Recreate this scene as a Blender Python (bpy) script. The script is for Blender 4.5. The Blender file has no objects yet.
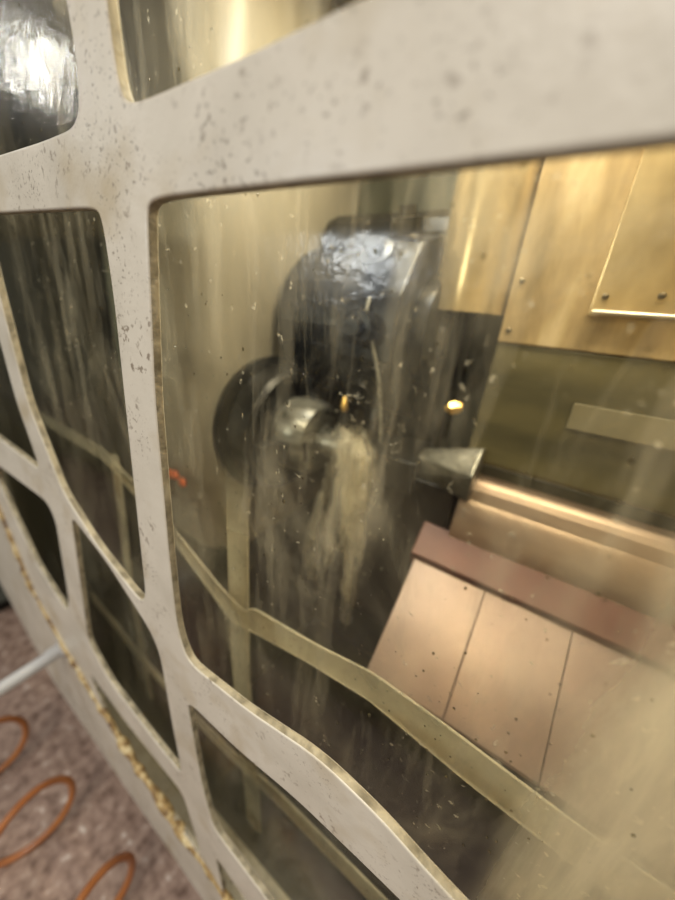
import bpy, bmesh, math, random
from mathutils import Vector, Matrix, noise
random.seed(4)
H0=1.5   # camera height above the floor; geometry below is given relative to it
col=bpy.context.scene.collection

# ------------------------------------------------------------ materials
def newmat(name):
    m=bpy.data.materials.new(name); m.use_nodes=True
    nt=m.node_tree; nt.nodes.clear()
    out=nt.nodes.new('ShaderNodeOutputMaterial')
    return m,nt,out
def N(nt,t,**k):
    n=nt.nodes.new('ShaderNode'+t)
    for a,b in k.items():
        if hasattr(n,a): setattr(n,a,b)
        else: n.inputs[a].default_value=b
    return n
def noise_tex(nt,scale,detail=4,stretch=(1,1,1),rough=.55,rot=(0,0,0),dist=0):
    tc=N(nt,'TexCoord'); mp=N(nt,'Mapping'); mp.inputs['Scale'].default_value=stretch; mp.inputs['Rotation'].default_value=rot
    nz=N(nt,'TexNoise'); nz.inputs['Scale'].default_value=scale; nz.inputs['Detail'].default_value=detail
    nz.inputs['Roughness'].default_value=rough; nz.inputs['Distortion'].default_value=dist
    nt.links.new(tc.outputs['Object'],mp.inputs[0]); nt.links.new(mp.outputs[0],nz.inputs['Vector'])
    return nz.outputs['Fac']
def ramp(nt,src,stops):
    r=N(nt,'ValToRGB'); e=r.color_ramp.elements
    while len(e)<len(stops): e.new(.5)
    for i,(p,c) in enumerate(stops):
        if not isinstance(c,tuple): c=(c,c,c)
        e[i].position=p; e[i].color=(*c,1)
    nt.links.new(src,r.inputs[0]); return r.outputs[0]
def mth(nt,op,a,b):
    s=N(nt,'Math'); s.operation=op
    for i,v in enumerate((a,b)):
        if isinstance(v,(int,float)): s.inputs[i].default_value=v
        else: nt.links.new(v,s.inputs[i])
    return s.outputs[0]
def mrange(nt,src,a,b,c=0,d=1):
    r=N(nt,'MapRange'); r.interpolation_type='SMOOTHSTEP'
    for i,v in enumerate((a,b,c,d)): r.inputs[i+1].default_value=v
    nt.links.new(src,r.inputs[0]); return r.outputs[0]
def pbr(name,stops,scale=10,stretch=(1,1,1),rough=.5,metal=0,bump=.0,bscale=40,spec=.5,detail=4,spots=None):
    m,nt,out=newmat(name)
    b=N(nt,'BsdfPrincipled'); b.inputs['Roughness'].default_value=rough; b.inputs['Metallic'].default_value=metal
    b.inputs['Specular IOR Level'].default_value=spec
    c=ramp(nt,noise_tex(nt,scale,detail,stretch),stops)
    for sp in (spots or []):
        sc,lo,hi,scol=sp[:4]
        f=ramp(nt,noise_tex(nt,sc,3),[(lo,0.),(hi,1.)])
        if len(sp)>4: f=mth(nt,'MULTIPLY',f,ramp(nt,noise_tex(nt,sp[4],3),[(.50,.0),(.64,1.)]))
        mx=N(nt,'MixRGB'); nt.links.new(f,mx.inputs[0]); nt.links.new(c,mx.inputs[1]); mx.inputs[2].default_value=(*scol,1); c=mx.outputs[0]
    nt.links.new(c,b.inputs['Base Color'])
    if bump:
        bp=N(nt,'Bump'); bp.inputs['Strength'].default_value=bump; bp.inputs['Distance'].default_value=.004
        nt.links.new(noise_tex(nt,bscale,3),bp.inputs['Height']); nt.links.new(bp.outputs[0],b.inputs['Normal'])
    nt.links.new(b.outputs[0],out.inputs[0]); return m

M={}
M['paint']=pbr('cream_grey_door_paint',[(.3,(.45,.41,.33)),(.6,(.555,.51,.42))],7,rough=.38,bump=.22,bscale=50,spots=[(11,.54,.82,(.38,.31,.19)),(120,.58,.66,(.24,.20,.15),12),(240,.60,.67,(.20,.17,.13),9)])
M['edge']=pbr('grimy_cut_edge',[(.35,(.13,.11,.07)),(.6,(.36,.315,.22))],40,rough=.6,bump=.5,bscale=80)
M['sealant']=pbr('brown_sealant',[(.35,(.10,.05,.02)),(.5,(.36,.24,.09)),(.68,(.62,.52,.30))],60,rough=.7,bump=1,bscale=120)
M['brass']=pbr('oily_guard_sheet',[(.3,(.29,.21,.105)),(.52,(.51,.38,.205)),(.72,(.75,.61,.38))],6,(3,3,.8),rough=.32,metal=.5,bump=.25,bscale=12,detail=6)
M['brass2']=pbr('oily_guard_plate',[(.3,(.34,.25,.12)),(.6,(.62,.49,.28))],5,(2,2,1),rough=.26,metal=.6,bump=.3,bscale=10,detail=6)
M['olive']=pbr('dark_olive_sheet',[(.3,(.045,.039,.018)),(.7,(.095,.080,.036))],5,(.6,2,3),rough=.35,metal=.3)
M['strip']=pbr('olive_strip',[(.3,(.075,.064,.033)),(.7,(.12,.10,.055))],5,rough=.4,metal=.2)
M['pink']=pbr('way_cover_steel',[(.3,(.17,.118,.10)),(.6,(.26,.193,.165)),(.8,(.37,.295,.245))],5,(1,1,1),rough=.38,metal=.35,bump=.1,bscale=10)
M['tan']=pbr('round_cover_steel',[(.3,(.24,.17,.125)),(.7,(.40,.305,.225))],4,(1,3,3),rough=.32,metal=.45)
M['maroon']=pbr('red_brown_lip',[(.3,(.055,.019,.013)),(.7,(.10,.037,.026))],6,rough=.4,metal=.2)
M['black']=pbr('black_oiled_steel',[(.4,(.003,.003,.003)),(.7,(.010,.010,.009))],9,rough=.34,metal=.05,bump=.4,bscale=25,spec=.35)
M['steel']=pbr('wet_steel',[(.3,(.07,.068,.055)),(.7,(.30,.29,.25))],14,(1,1,3),rough=.36,metal=.5,bump=.8,bscale=24)
M['glint']=pbr('highlight_pale',[(.3,(.7,.66,.55)),(.7,(.85,.8,.7))],10,rough=.2,metal=.6)  # pale metal for the highlight line on the plate edge
M['headstock']=pbr('headstock_paint',[(.3,(.155,.137,.10)),(.7,(.27,.24,.18))],3,(1,1,.5),rough=.45,bump=.1,bscale=8)
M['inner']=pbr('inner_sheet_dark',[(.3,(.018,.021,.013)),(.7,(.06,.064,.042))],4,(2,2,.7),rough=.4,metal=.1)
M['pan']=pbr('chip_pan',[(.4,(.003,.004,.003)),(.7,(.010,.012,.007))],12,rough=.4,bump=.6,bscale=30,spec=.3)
M['brassfit']=pbr('brass_fitting',[(.3,(.55,.33,.08)),(.7,(.8,.55,.18))],20,rough=.3,metal=.9)
M['screw']=pbr('screw_steel',[(.3,(.09,.07,.04)),(.7,(.2,.16,.1))],20,rough=.3,metal=.7)
M['floor']=pbr('speckled_floor',[(.30,(.12,.07,.05)),(.5,(.28,.19,.145)),(.62,(.35,.25,.195)),(.70,(.60,.52,.45))],34,rough=.45,bump=.1,detail=7)
M['hose']=pbr('orange_hose',[(.3,(.24,.075,.02)),(.7,(.44,.17,.05))],6,rough=.3)
M['pipe']=pbr('grey_pipe',[(.3,(.42,.42,.41)),(.7,(.58,.58,.57))],10,rough=.35,metal=.2)
M['cab']=pbr('mottled_cabinet',[(.35,(.03,.035,.03)),(.55,(.09,.10,.085)),(.72,(.30,.31,.26))],60,rough=.5,bump=.3)
M['wall']=pbr('workshop_wall',[(.3,(.10,.10,.08)),(.7,(.17,.165,.13))],1,rough=.8)
M['red']=pbr('red_plastic',[(.3,(.65,.10,.03)),(.7,(.9,.25,.08))],10,rough=.3)
M['teal']=pbr('teal_sheet',[(.3,(.18,.21,.17)),(.7,(.36,.40,.33))],4,(6,6,.6),rough=.4)
# door bars' reflection, painted as part-transparent cream that fades upward
m,nt,out=newmat('bar_reflection'); L=nt.links.new
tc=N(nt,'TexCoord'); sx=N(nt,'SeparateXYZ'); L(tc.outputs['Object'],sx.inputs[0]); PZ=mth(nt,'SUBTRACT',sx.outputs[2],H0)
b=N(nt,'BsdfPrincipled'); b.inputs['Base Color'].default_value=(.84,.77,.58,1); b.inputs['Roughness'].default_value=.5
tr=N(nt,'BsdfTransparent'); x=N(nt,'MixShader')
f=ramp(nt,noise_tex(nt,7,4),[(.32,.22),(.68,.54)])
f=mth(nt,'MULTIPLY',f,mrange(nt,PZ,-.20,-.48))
L(f,x.inputs[0]); L(tr.outputs[0],x.inputs[1]); L(b.outputs[0],x.inputs[2]); L(x.outputs[0],out.inputs[0]); M['barrefl']=m

# dirty window pane, with a reflection painted in as haze
m,nt,out=newmat('coolant_stained_glass_refl')
L=nt.links.new
tc=N(nt,'TexCoord'); sx=N(nt,'SeparateXYZ'); L(tc.outputs['Object'],sx.inputs[0]); PX=sx.outputs[0]; PZ=mth(nt,'SUBTRACT',sx.outputs[2],H0)
tr=N(nt,'BsdfTransparent'); tr.inputs[0].default_value=(.98,.95,.81,1)
gl=N(nt,'BsdfGlossy'); gl.inputs['Roughness'].default_value=.12; gl.inputs[0].default_value=(.95,.93,.86,1)
g2=N(nt,'BsdfGlossy'); g2.inputs['Roughness'].default_value=.26; g2.inputs[0].default_value=(.95,.95,.92,1)
gm=N(nt,'MixShader'); gm.inputs[0].default_value=.5; L(gl.outputs[0],gm.inputs[1]); L(g2.outputs[0],gm.inputs[2])
fr=N(nt,'Fresnel'); fr.inputs[0].default_value=1.38
bp=N(nt,'Bump'); bp.inputs['Strength'].default_value=.25; bp.inputs['Distance'].default_value=.001
drops=ramp(nt,noise_tex(nt,45,4),[(.45,0.),(.75,1.)])
L(drops,bp.inputs['Height'])
for g in (gl,g2): L(bp.outputs[0],g.inputs['Normal'])
mx=N(nt,'MixShader'); L(fr.outputs[0],mx.inputs[0]); L(tr.outputs[0],mx.inputs[1]); L(gm.outputs[0],mx.inputs[2])
df=N(nt,'BsdfDiffuse'); df.inputs[0].default_value=(.23,.215,.145,1)
tl=N(nt,'BsdfTranslucent'); tl.inputs[0].default_value=(.87,.80,.60,1)
ad=N(nt,'MixShader'); ad.inputs[0].default_value=.7; L(df.outputs[0],ad.inputs[1]); L(tl.outputs[0],ad.inputs[2])
f1=ramp(nt,noise_tex(nt,6,7,(1,1,.6),.65,dist=.6),[(.40,.0),(.56,.07),(.73,.36)])
f3=ramp(nt,noise_tex(nt,7,6,(3,1,.5),.6,rot=(0,.6,0),dist=.5),[(.51,0.),(.73,.26)])
f4=ramp(nt,noise_tex(nt,9,6,(2.4,1,.35),.6,rot=(0,-.12,0),dist=.4),[(.54,0.),(.77,.22)])
f2=ramp(nt,noise_tex(nt,100,3),[(.66,0.),(.72,.30)])
refl_haze=mth(nt,'MULTIPLY',mrange(nt,PX,.070,.13),mrange(nt,PZ,-.06,-.26))  # window edge's reflection painted as a lighter zone, lower right
refl_haze=mth(nt,'MULTIPLY',refl_haze,.72)
s=mth(nt,'ADD',mth(nt,'ADD',f1,f2),mth(nt,'ADD',mth(nt,'ADD',f3,f4),refl_haze))
m2=N(nt,'MixShader'); L(s,m2.inputs[0]); L(mx.outputs[0],m2.inputs[1]); L(ad.outputs[0],m2.inputs[2])
L(m2.outputs[0],out.inputs[0]); M['glass']=m

# droplets on the pane
m,nt,out=newmat('water_drop'); L=nt.links.new
tr=N(nt,'BsdfTransparent'); tr.inputs[0].default_value=(.84,.82,.72,1)
g=N(nt,'BsdfGlossy'); g.inputs['Roughness'].default_value=.05
fr=N(nt,'Fresnel'); fr.inputs[0].default_value=1.6
x=N(nt,'MixShader'); L(fr.outputs[0],x.inputs[0]); L(tr.outputs[0],x.inputs[1]); L(g.outputs[0],x.inputs[2]); L(x.outputs[0],out.inputs[0]); M['drop']=m

# coolant
def coolmat(name,hi,scale):
    m,nt,out=newmat(name); L=nt.links.new
    tr=N(nt,'BsdfTransparent'); b=N(nt,'BsdfPrincipled'); b.inputs['Base Color'].default_value=(.88,.82,.66,1); b.inputs['Roughness'].default_value=.25
    tl=N(nt,'BsdfTranslucent'); tl.inputs[0].default_value=(.93,.87,.71,1)
    a=N(nt,'MixShader'); a.inputs[0].default_value=.6; L(b.outputs[0],a.inputs[1]); L(tl.outputs[0],a.inputs[2])
    f=ramp(nt,noise_tex(nt,scale,6,(1.3,1.3,.18)),[(.36,.02),(.62,hi)])
    lw=N(nt,'LayerWeight'); lw.inputs[0].default_value=.5
    ff=mth(nt,'MULTIPLY',f,mth(nt,'SUBTRACT',1.0,lw.outputs['Facing']))
    x=N(nt,'MixShader'); L(ff,x.inputs[0]); L(tr.outputs[0],x.inputs[1]); L(a.outputs[0],x.inputs[2])
    L(x.outputs[0],out.inputs[0]); return m
M['cool']=coolmat('coolant_spray',.65,34)
M['coolcore']=coolmat('coolant_core',.85,22)

# ------------------------------------------------------------ builders
def empty(name,parent=None):
    o=bpy.data.objects.new(name,None); col.objects.link(o); o.parent=parent; return o
def add(name,bm,mat,parent=None,smooth=False):
    bmesh.ops.recalc_face_normals(bm,faces=bm.faces[:])
    me=bpy.data.meshes.new(name); bm.to_mesh(me); bm.free()
    if smooth:
        for p in me.polygons: p.use_smooth=True
    me.materials.append(M[mat]); o=bpy.data.objects.new(name,me); col.objects.link(o)
    if parent: o.parent=parent
    return o
def W(x,y,z): return Vector((x,y,z+H0))
def bev(o,w=.004,seg=3):
    b=o.modifiers.new('b','BEVEL'); b.width=w; b.segments=seg; b.limit_method='ANGLE'; return o
def box(name,a,b,mat,parent=None,w=.004):
    bm=bmesh.new(); bmesh.ops.create_cube(bm,size=1)
    for v in bm.verts:
        v.co=W(a[0] if v.co.x<0 else b[0],a[1] if v.co.y<0 else b[1],a[2] if v.co.z<0 else b[2])
    o=add(name,bm,mat,parent)
    if w: bev(o,w)
    return o
def prism(name,A,B,mat,parent,w,smooth=False):
    bm=bmesh.new(); A=[bm.verts.new(p) for p in A]; B=[bm.verts.new(p) for p in B]
    n=len(A)
    for i in range(n): bm.faces.new((A[i],A[(i+1)%n],B[(i+1)%n],B[i]))
    bm.faces.new(A); bm.faces.new(B[::-1])
    o=add(name,bm,mat,parent,smooth)
    if w: bev(o,w)
    if smooth:
        es=o.modifiers.new('e','EDGE_SPLIT'); es.split_angle=math.radians(35)
    return o
def prism_x(name,prof,x0,x1,mat,parent=None,w=.003,smooth=False):
    return prism(name,[W(x0,y,z) for y,z in prof],[W(x1,y,z) for y,z in prof],mat,parent,w,smooth)
def prism_z(name,prof,z0,z1,mat,parent=None,w=.003,smooth=False):
    return prism(name,[W(x,y,z0) for x,y in prof],[W(x,y,z1) for x,y in prof],mat,parent,w,smooth)
def lathe(name,c,axis,prof,mat,parent=None,seg=48):
    "revolve (t,r) profile about axis through c"
    ax=Vector(axis).normalized(); u=ax.orthogonal().normalized(); v=ax.cross(u); c=W(*c)
    bm=bmesh.new(); rings=[]
    for t,r in prof:
        rings.append([bm.verts.new(c+ax*t+(u*math.cos(a)+v*math.sin(a))*max(r,1e-4)) for a in [2*math.pi*i/seg for i in range(seg)]])
    for R,S in zip(rings,rings[1:]):
        for i in range(seg): bm.faces.new((R[i],R[(i+1)%seg],S[(i+1)%seg],S[i]))
    bm.faces.new(rings[0]); bm.faces.new(rings[-1])
    o=add(name,bm,mat,parent,True)
    es=o.modifiers.new('e','EDGE_SPLIT'); es.split_angle=math.radians(35)
    return o
def tube(name,pts,r,mat,parent=None,radii=None):
    c=bpy.data.curves.new(name,'CURVE'); c.dimensions='3D'; c.bevel_depth=r; c.bevel_resolution=5; c.resolution_u=8
    s=c.splines.new('NURBS'); s.points.add(len(pts)-1)
    for i,(p,q) in enumerate(zip(s.points,pts)):
        p.co=(*W(*q),1)
        if radii: p.radius=radii[i]
    s.use_endpoint_u=True; s.order_u=3; c.use_fill_caps=True
    t=bpy.data.objects.new(name,c); col.objects.link(t)
    bpy.context.view_layer.update()
    me=bpy.data.meshes.new_from_object(t.evaluated_get(bpy.context.evaluated_depsgraph_get()))
    bpy.data.objects.remove(t); me.name=name
    for p in me.polygons: p.use_smooth=True
    me.materials.clear(); me.materials.append(M[mat])
    o=bpy.data.objects.new(name,me); col.objects.link(o)
    if parent: o.parent=parent
    return o
def rounded(poly,r):
    out=[]; n=len(poly)
    for i in range(n):
        p=Vector(poly[i]); a=Vector(poly[i-1]); b=Vector(poly[(i+1)%n])
        da=min(r,(a-p).length*.45); db=min(r,(b-p).length*.45)
        s=p+(a-p).normalized()*da; e=p+(b-p).normalized()*db
        for k in range(6):
            t=k/5; out.append(s*(1-t)**2+p*2*t*(1-t)+e*t*t)
    return out
def sheet(name,outer,holes,y,th,bevel,mat,parent,r=.03,edge=None):
    c=bpy.data.curves.new(name,'CURVE'); c.dimensions='2D'; c.fill_mode='BOTH'; c.extrude=th/2-bevel; c.bevel_depth=bevel; c.bevel_resolution=3
    for j,pl in enumerate([outer]+holes):
        q=rounded(pl,.015 if j==0 else r)
        s=c.splines.new('POLY'); s.points.add(len(q)-1); s.use_cyclic_u=True
        for p,v in zip(s.points,q): p.co=(v.x,v.y,0,1)
    t=bpy.data.objects.new(name,c); col.objects.link(t); bpy.context.view_layer.update()
    me=bpy.data.meshes.new_from_object(t.evaluated_get(bpy.context.evaluated_depsgraph_get())); bpy.data.objects.remove(t)
    me.transform(Matrix.Translation((0,y,H0))@Matrix.Rotation(math.pi/2,4,'X'))
    me.materials.clear(); me.materials.append(M[mat]); me.name=name
    if edge:
        me.materials.append(M[edge])
        for p in me.polygons: p.material_index=1 if abs(p.normal.y)<.35 else 0
    o=bpy.data.objects.new(name,me); col.objects.link(o); o.parent=parent
    return o

# ------------------------------------------------------------ machine door with barred window
door=empty('machine_door')
outer=[(-1.6,.62),(-1.6,-1.05),(-1.575,-1.063),(-1.21,-1.321),(-.77,-1.356),(-.363,-1.373),(.5,-1.38),(.5,.62)]
holes=[
 [(-1.3,.148),(-.95,.142),(-.647,.138),(-.506,.135),(-.425,.136),(-.412,.182),(-.42,.24),(-.42,.50),(-1.3,.5)],
 [(-.363,.45),(-.363,.227),(-.360,.159),(-.350,.140),(-.329,.136),(-.212,.138),(-.152,.141),(-.12,.142),(.2,.142),(.2,.45)],
 [(-.762,.088),(-.687,.086),(-.424,.077),(-.407,.069),(-.405,-.007),(-.416,-.181),(-.431,-.428),(-.450,-.455),(-.580,-.409),(-.683,-.343),(-.754,-.188),(-.762,-.006)],
 [(.2,.074),(.012,.074),(-.100,.075),(-.304,.078),(-.331,.075),(-.336,.054),(-.353,-.103),(-.359,-.322),(-.358,-.440),(-.338,-.497),(-.212,-.482),(-.102,-.453),(-.027,-.460),(.040,-.481),(.1,-.492),(.2,-.5)],
 [(-1.45,.09),(-.815,.09),(-.811,-.07),(-.807,-.199),(-.768,-.332),(-1.009,-.327),(-1.45,-.33)],
 [(-1.075,-.413),(-.780,-.399),(-.755,-.433),(-.801,-.677),(-.839,-.740),(-.982,-.674),(-1.124,-.477)],
 [(-.671,-.381),(-.551,-.426),(-.431,-.503),(-.412,-.546),(-.404,-.708),(-.390,-.864),(-.513,-.855),(-.664,-.832),(-.745,-.765)],
 [(-.796,-.904),(-.610,-.931),(-.401,-.932),(-.351,-1.122),(-.567,-1.137),(-.730,-1.114)],
 [(-.353,-.591),(-.232,-.585),(-.123,-.563),(.013,-.558),(.2,-.57),(.2,-.95),(-.151,-.947),(-.307,-.924),(-.333,-.807)],
 [(-.309,-1.027),(-.240,-1.046),(.2,-1.06),(.2,-1.25),(-.281,-1.240)],
]
sheet('front_sheet',outer,holes,0,.011,.0025,'paint',door,edge='edge')
# rotten sealant bead along lower pane edge
g=[(-1.19,-.563),(-1.101,-.824),(-.926,-.942),(-.618,-1.100),(-.441,-1.137),(-.330,-1.150),(-.1,-1.26),(.3,-1.27)]
pts=[];rad=[]
for a,b in zip(g,g[1:]):
    n=max(2,int((Vector(b)-Vector(a)).length/.02))
    for i in range(n):
        t=i/n; pts.append((a[0]+(b[0]-a[0])*t+random.uniform(-.004,.004),-.004,a[1]+(b[1]-a[1])*t+random.uniform(-.006,.006))); rad.append(random.uniform(.6,1.5))
tube('sealant_bead',pts,.009,'sealant',door,radii=rad)
box('top_return',(-1.6,.006,.56),(.5,.10,.6),'paint',door)
box('right_return',(.46,.006,-1.36),(.5,.10,.6),'paint',door)
box('left_return',(-1.6,.006,-1.04),(-1.56,.10,.6),'paint',door)
box('bottom_return',(-1.2,.006,-1.32),(.5,.10,-1.29),'paint',door)
bm=bmesh.new(); vs=[bm.verts.new(W(x,.065,z)) for x,z in [(-1.55,-1.03),(-1.2,-1.29),(.45,-1.29),(.45,.55),(-1.55,.55)]]; bm.faces.new(vs)
add('window_pane',bm,'glass',door)
bm=bmesh.new()
for i in range(520):
    xx=random.uniform(-.75,.16); zz=random.uniform(-.6,.22)
    if noise.noise(Vector((xx*5,zz*5,3)))<-.15: continue
    r=random.uniform(.0005,.0015)*(1.6 if random.random()<.08 else 1)
    bmesh.ops.create_icosphere(bm,subdivisions=2,radius=r,matrix=Matrix.Translation(W(xx,.0645,zz))@Matrix.Diagonal((1,.5,random.uniform(1,1.5),1)))
add('pane_droplets',bm,'drop',door,True)
# grille's reflection modelled as translucent bars behind the pane (same wavy pattern as the front)
def one(name,pl,r=.01,y=.127): sheet(name,pl,[],y,.004,.001,'barrefl',door,r=r)
one('bar_reflection_upper',[(-1.2,-.33),(-.83,-.335),(-.70,-.38),(-.56,-.44),(-.43,-.505),(-.36,-.525),(-.338,-.50),(-.20,-.485),(-.10,-.465),(.0,-.47),(.15,-.485),(.3,-.49),(.3,-.555),(.05,-.54),(-.10,-.52),(-.22,-.535),(-.345,-.56),(-.40,-.575),(-.45,-.54),(-.56,-.475),(-.70,-.415),(-.83,-.365),(-1.2,-.36)])
one('bar_reflection_lower',[(-1.1,-.93),(-.80,-1.0),(-.60,-1.015),(-.40,-1.01),(-.25,-.985),(.3,-.98),(.3,-1.04),(-.25,-1.035),(-.42,-1.05),(-.60,-1.05),(-.80,-1.035),(-1.1,-.97)])
one('bar_reflection_post',[(-.408,-.22),(-.358,-.22),(-.355,-.7),(-.33,-.95),(-.31,-1.27),(-.360,-1.27),(-.385,-.95),(-.405,-.7)],.01,.132)
one('bar_reflection_post_far',[(-.80,-.34),(-.77,-.34),(-.80,-.7),(-.79,-1.2),(-.82,-1.2),(-.83,-.7)],.01,.132)

# ------------------------------------------------------------ lathe enclosure
mc=empty('cnc_lathe')
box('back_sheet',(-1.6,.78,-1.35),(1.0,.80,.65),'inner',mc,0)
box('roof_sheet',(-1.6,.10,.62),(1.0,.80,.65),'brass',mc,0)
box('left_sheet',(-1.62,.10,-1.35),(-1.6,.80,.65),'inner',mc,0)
box('right_sheet',(1.0,.10,-1.35),(1.02,.80,.65),'olive',mc,0)
box('front_right_sheet',(.5,.0,-1.36),(1.02,.10,.65),'paint',mc,0)
box('chip_pan',(-1.6,.10,-1.36),(1.0,.80,-1.30),'pan',mc,0)
box('machine_base',(-1.15,.12,-1.5),(1.0,.8,-1.36),'black',mc,0)
# headstock housing with rounded front corner
pr=[(-.90,.27),(-.70,.27)]
for i in range(17):
    a=-math.pi/2+math.pi/2*i/16; pr.append((-.70+.10*math.cos(a),.37+.10*math.sin(a)))
pr+=[(-.60,.77),(-.90,.77)]
prism_z('headstock_housing',pr,-.62,.60,'headstock',mc,0,True)
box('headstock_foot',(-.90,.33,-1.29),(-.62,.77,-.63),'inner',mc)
for k in range(6):
    box('side_rib_%d'%k,(-1.50+k*.10,.50-.02*(k%2),-1.25),(-1.44+k*.10,.52,.55),'inner' if k%2 else 'teal',mc,.003)
# chuck
ck=empty('lathe_chuck')
C=(-.60,.42,-.275)
lathe('spindle_flange',C,(1,0,0),[(-.0,.10),(.0,.165),(.02,.17),(.025,.16)],'black',ck)
lathe('chuck_body',C,(1,0,0),[(.025,.13),(.03,.15),(.085,.15),(.095,.14),(.095,.05),(.08,.045)],'black',ck)
for k in range(3):
    a=math.radians(70+120*k); d=Vector((0,math.cos(a),math.sin(a))); n=Vector((0,-d.z,d.y))
    prof=[(.096,.135),(.125,.135),(.128,.102),(.155,.10),(.158,.072),(.185,.07),(.185,.045),(.096,.045)]
    A=[W(*C)+Vector((t,0,0))+d*r+n*.024 for t,r in prof]; B=[W(*C)+Vector((t,0,0))+d*r-n*.024 for t,r in prof]
    prism('jaw_%d'%(k+1),A,B,'black',ck,.003)
wp=empty('steel_workpiece')
lathe('collar',C,(1,0,0),[(.096,.085),(.12,.092),(.16,.090),(.180,.080),(.19,.045)],'steel',wp)
lathe('bar_end',C,(1,0,0),[(.185,.04),(.20,.04),(.20,.036),(.255,.034),(.26,.03)],'steel',wp)
# turret
tt=empty('tool_turret',mc)
TC=(-.42,.60,-.02)
def ngon_x(name,c,r,x0,x1,n,mat,par,ph=0):
    return prism_x(name,[(c[1]+r*math.cos(2*math.pi*i/n+ph),c[2]+r*math.sin(2*math.pi*i/n+ph)) for i in range(n)],x0,x1,mat,par,.006)
ngon_x('turret_disc',TC,.20,-.40,-.27,10,'black',tt,.3)
lathe('turret_hub',(-.27,TC[1],TC[2]),(1,0,0),[(0,.12),(.03,.12),(.035,.05),(.05,.045)],'black',tt)
ngon_x('turret_neck',TC,.17,-.58,-.40,24,'black',tt)
for k in range(10):
    a=2*math.pi*(k+.5)/10+.3; d=Vector((0,math.cos(a),math.sin(a)))
    if d.y>.5: continue
    p=Vector(TC)+d*.195
    lathe('tool_block_%d'%k,(-.335,p.y,p.z),(0,d.y,d.z),[(0,.032),(.03,.032),(.032,.018),(.05,.016)],'black',tt,24)
prism('tool_holder',[W(-.21,y,z) for y,z in [(.50,-.275),(.53,-.265),(.55,-.27),(.55,-.32),(.50,-.32)]],[W(-.08,y,z) for y,z in [(.44,-.262),(.50,-.218),(.56,-.235),(.56,-.325),(.46,-.325)]],'steel',tt,.005)
prism_x('tool_holder_arm',[(.47,-.285),(.57,-.26),(.57,-.36),(.47,-.36)],-.34,-.20,'black',tt,.005)
prism_x('tool_holder_base',[(.48,-.32),(.57,-.32),(.62,-.80),(.50,-.80)],-.42,-.11,'black',tt,.005)
box('tool_carrier',(-.60,.58,-.36),(-.20,.76,.23),'black',tt,.05)
# coolant nozzle
nz=empty('coolant_nozzle',mc)
lathe('nozzle_body',(-.150,.50,-.150),(-1,-.2,-.3),[(-.01,.008),(.0,.014),(.014,.014),(.016,.009),(.024,.006)],'brassfit',nz,6)
lathe('nozzle_tip',(-.355,.40,-.165),(.2,-.3,-1),[(-.01,.006),(.0,.009),(.014,.009),(.022,.005)],'brassfit',nz,12)
tube('coolant_pipe',[(-.33,.43,.05),(-.335,.40,.03),(-.32,.40,-.02),(-.29,.41,-.10),(-.275,.42,-.20),(-.27,.42,-.24)],.004,'steel',nz)

# ------------------------------------------------------------ guards on the right
gd=empty('slide_guard',mc)
box('back_panel',(-.115,.55,-.018),(1.0,.58,.60),'brass',gd,.003)
box('overlap_plate',(.015,.542,.04),(1.0,.551,.60),'brass2',gd,.002)
tube('edge_highlight_rod',[(.02,.538,.046),(.3,.538,.046),(1.0,.538,.046)],.0035,'glint',gd)  # added rod standing in for the highlight along the plate's lower edge
for x,z in [(-.10,.005),(-.10,.09),(.03,.07),(.10,.075)]:
    y=.541 if x>.015 else .55
    lathe('screw',(x,y,z),(0,-1,0),[(0,.005),(.002,.0048),(.003,.003),(.004,.001)],'screw',gd,14)
pr=[]
for i in range(21):
    a=math.pi*i/20; pr.append((-.19+.075*math.cos(a),.59-.08*math.sin(a)))
pr+=[(-.265,.70),(-.115,.70)]
prism_z('curved_edge_guard',pr,.03,.60,'brass2',gd,0,True)
prism_x('dark_olive_band',[(.555,-.018),(.575,-.018),(.575,-.26),(.53,-.262),(.525,-.255)],-.115,1.0,'olive',gd)  # dark olive sheet below the back panel
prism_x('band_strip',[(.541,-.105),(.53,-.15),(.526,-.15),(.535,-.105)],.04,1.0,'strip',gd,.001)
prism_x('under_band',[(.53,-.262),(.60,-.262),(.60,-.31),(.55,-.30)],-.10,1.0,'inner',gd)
pr=[(.64,-.28)]
for i in range(15):
    a=math.radians(80+130*i/14); pr.append((.60+.13*math.cos(a),-.40+.12*math.sin(a)))
pr+=[(.64,-.47)]
prism_x('round_cover',pr,-.10,1.0,'tan',gd,0,True)
prism_x('cover_ledge',[(.51,-.30),(.50,-.31),(.47,-.40),(.48,-.41),(.53,-.32)],-.10,1.0,'tan',gd,.002)
prism_x('cover_lip',[(.48,-.415),(.64,-.47),(.64,-.50),(.43,-.50),(.42,-.465)],-.16,1.0,'maroon',gd)
wc=empty('way_cover',mc)
x0=-.15
for k in range(7):
    xa=x0+.15*k
    prism_x('cover_plate_%d'%(k+1),[(.455,-.455),(.245,-.632),(.245,-.640),(.46,-.47)],xa+.0007,xa+.1493,'pink',wc,.001)
prism_x('cover_skirt',[(.25,-.645),(.25,-.65),(.60,-1.29),(.62,-1.29),(.46,-.50)],-.14,1.0,'pan',wc,.002)

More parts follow.
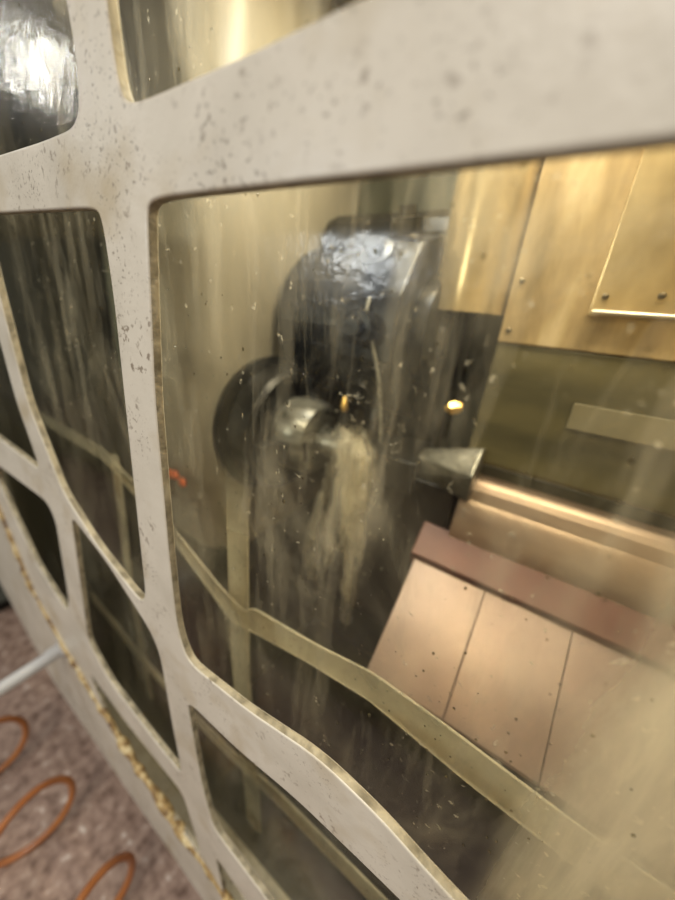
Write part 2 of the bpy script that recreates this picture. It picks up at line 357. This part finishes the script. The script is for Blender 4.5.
# ------------------------------------------------------------ coolant spray
cs=empty('coolant_spray',mc)
def splash(name,path,rads,amp,seed,mat='cool'):
    bm=bmesh.new(); rings=[]; seg=28; n=len(path)
    P=[Vector(p) for p in path]; out=[];R=[]
    for i in range(n-1):
        for k in range(8):
            t=k/8; out.append(P[i].lerp(P[i+1],t)); R.append(rads[i]*(1-t)+rads[i+1]*t)
    for p,r in zip(out,R):
        ring=[]
        for j in range(seg):
            a=2*math.pi*j/seg; d=Vector((math.cos(a),math.sin(a)*.7,.15*math.sin(2*a)))
            q=p+d*r; q=q+d*amp*noise.noise(q*18+Vector((seed,0,0)))+Vector((0,0,amp*.5*noise.noise(q*30)))
            ring.append(bm.verts.new(W(*q)))
        rings.append(ring)
    for A,B in zip(rings,rings[1:]):
        for j in range(seg): bm.faces.new((A[j],A[(j+1)%seg],B[(j+1)%seg],B[j]))
    add(name,bm,mat,cs,True)
splash('main_sheet',[(-.335,.40,-.215),(-.32,.40,-.26),(-.31,.40,-.34),(-.300,.40,-.45),(-.290,.40,-.58),(-.28,.40,-.76)],[.03,.058,.052,.037,.024,.012],.012,1)
splash('inner_sheet',[(-.34,.41,-.23),(-.33,.41,-.29),(-.315,.41,-.38),(-.30,.41,-.52),(-.285,.41,-.70)],[.02,.042,.036,.023,.010],.012,3,'coolcore')
splash('core_sheet',[(-.34,.405,-.225),(-.33,.405,-.27),(-.32,.405,-.36),(-.305,.405,-.50),(-.295,.405,-.60)],[.015,.035,.027,.016,.008],.01,7,'coolcore')
splash('veil_sheet',[(-.33,.40,-.26),(-.34,.40,-.38),(-.36,.39,-.50),(-.39,.38,-.64)],[.03,.055,.055,.03],.01,5)
bm=bmesh.new()
for i in range(420):
    t=random.random(); p=(-.32+random.gauss(0,.05),.40+random.gauss(0,.03),-.18-t*.5+random.gauss(0,.04))
    bmesh.ops.create_icosphere(bm,subdivisions=1,radius=random.uniform(.0008,.0024),matrix=Matrix.Translation(W(*p)))
add('droplets',bm,'cool',cs,True)
for i,(xx,zz) in enumerate([(-.79,-.435),(-.765,-.43),(-.735,-.44)]):
    lathe('indicator_cap_%d'%i,(xx,.262,zz),(0,-1,0),[(0,.013),(.006,.013),(.010,.008),(.011,.001)],'red',mc,16)

# ------------------------------------------------------------ workshop
box('floor',(-6,-5,-1.55),(4,3,-1.5),'floor',None,0)
box('wall_back',(-6,3,-1.5),(4,3.1,2.2),'wall',None,0)
box('wall_front',(-6,-5.1,-1.5),(4,-5,2.2),'wall',None,0)
box('wall_left',(-6.1,-5.1,-1.5),(-6,3.1,2.2),'wall',None,0)
cb=empty('metal_cabinet')
box('cabinet_body',(-2.6,-.2,-1.42),(-1.9,1.2,.4),'cab',cb,.01)
box('cabinet_plinth',(-2.55,-.15,-1.5),(-1.95,1.15,-1.42),'black',cb,.0)
tube('handle_pipe',[(-.97,-.008,-.966),(-.967,-.12,-.968),(-.96,-.26,-.972),(-.955,-.33,-.98),(-.955,-.36,-1.02),(-.955,-.36,-1.25)],.017,'pipe',door)
lathe('handle_cap',(-.972,-.004,-.966),(0,-1,0),[(-.0,.024),(.006,.024),(.010,.019),(.035,.019)],'pipe',door)
# coiled hose
pts=[]
for i in range(110):
    a=i*.25; k=a/(2*math.pi)
    pts.append((-1.44+.29*k-.05*math.sin(a),-.215+.02*(k-2)+.125*math.cos(a),-1.365+.125*math.sin(a)))
tube('air_hose',pts,.009,'hose')

# lights
def area(name,loc,rot,sx,sy,e,c,shape='RECTANGLE'):
    l=bpy.data.lights.new(name,'AREA'); l.shape=shape; l.size=sx; l.size_y=sy; l.energy=e; l.color=c
    o=bpy.data.objects.new(name,l); o.location=W(*loc); o.rotation_euler=rot; col.objects.link(o); return o
def aim(o,t):
    o.rotation_euler=(W(*t)-o.location).to_track_quat('-Z','Y').to_euler()
area('ceiling_tube_light',(-3.8,-1.2,1.45),(0,0,.2),1.1,.10,18,(1,.97,.92))
area('ceiling_tube_light.001',(.3,-2.0,2.0),(0,0,0),1.8,.5,112,(1,.94,.86))
o=area('pane_glow_lamp',(-1.46,-2.17,.44),(0,0,0),.60,.28,19,(.90,.95,1),'ELLIPSE'); aim(o,(-.4,.1,.1))  # lamp added outside to make the soft white glow in the pane
area('machine_work_light',(-.05,.40,.58),(0,0,0),.8,.08,12.5,(1,.89,.67))
area('machine_work_light.001',(-.36,.30,.5),(0,0,0),.12,.12,2.2,(.88,.94,1))
w=bpy.data.worlds.new('w'); bpy.context.scene.world=w; w.use_nodes=True
w.node_tree.nodes['Background'].inputs[0].default_value=(1,.97,.92,1); w.node_tree.nodes['Background'].inputs[1].default_value=.34

# camera
X=Vector((.833,.277,-.4795)).normalized();Z=Vector((.0947,-.925,-.368));Z=(Z-X*Z.dot(X)).normalized();Y=Z.cross(X)
cd=bpy.data.cameras.new('camera'); cam=bpy.data.objects.new('camera',cd); col.objects.link(cam)
R=Matrix(((X.x,-X.y,-X.z),(Y.x,-Y.y,-Y.z),(Z.x,-Z.y,-Z.z)))
cam.matrix_world=Matrix.Translation((0,-.2,H0))@R.to_4x4()
cd.sensor_fit='VERTICAL'; cd.sensor_height=24; cd.lens=338/900*24; cd.clip_start=.01
cd.dof.use_dof=True; cd.dof.focus_distance=.37; cd.dof.aperture_fstop=.9
bpy.context.scene.camera=cam
bpy.context.scene.view_settings.view_transform='Standard'
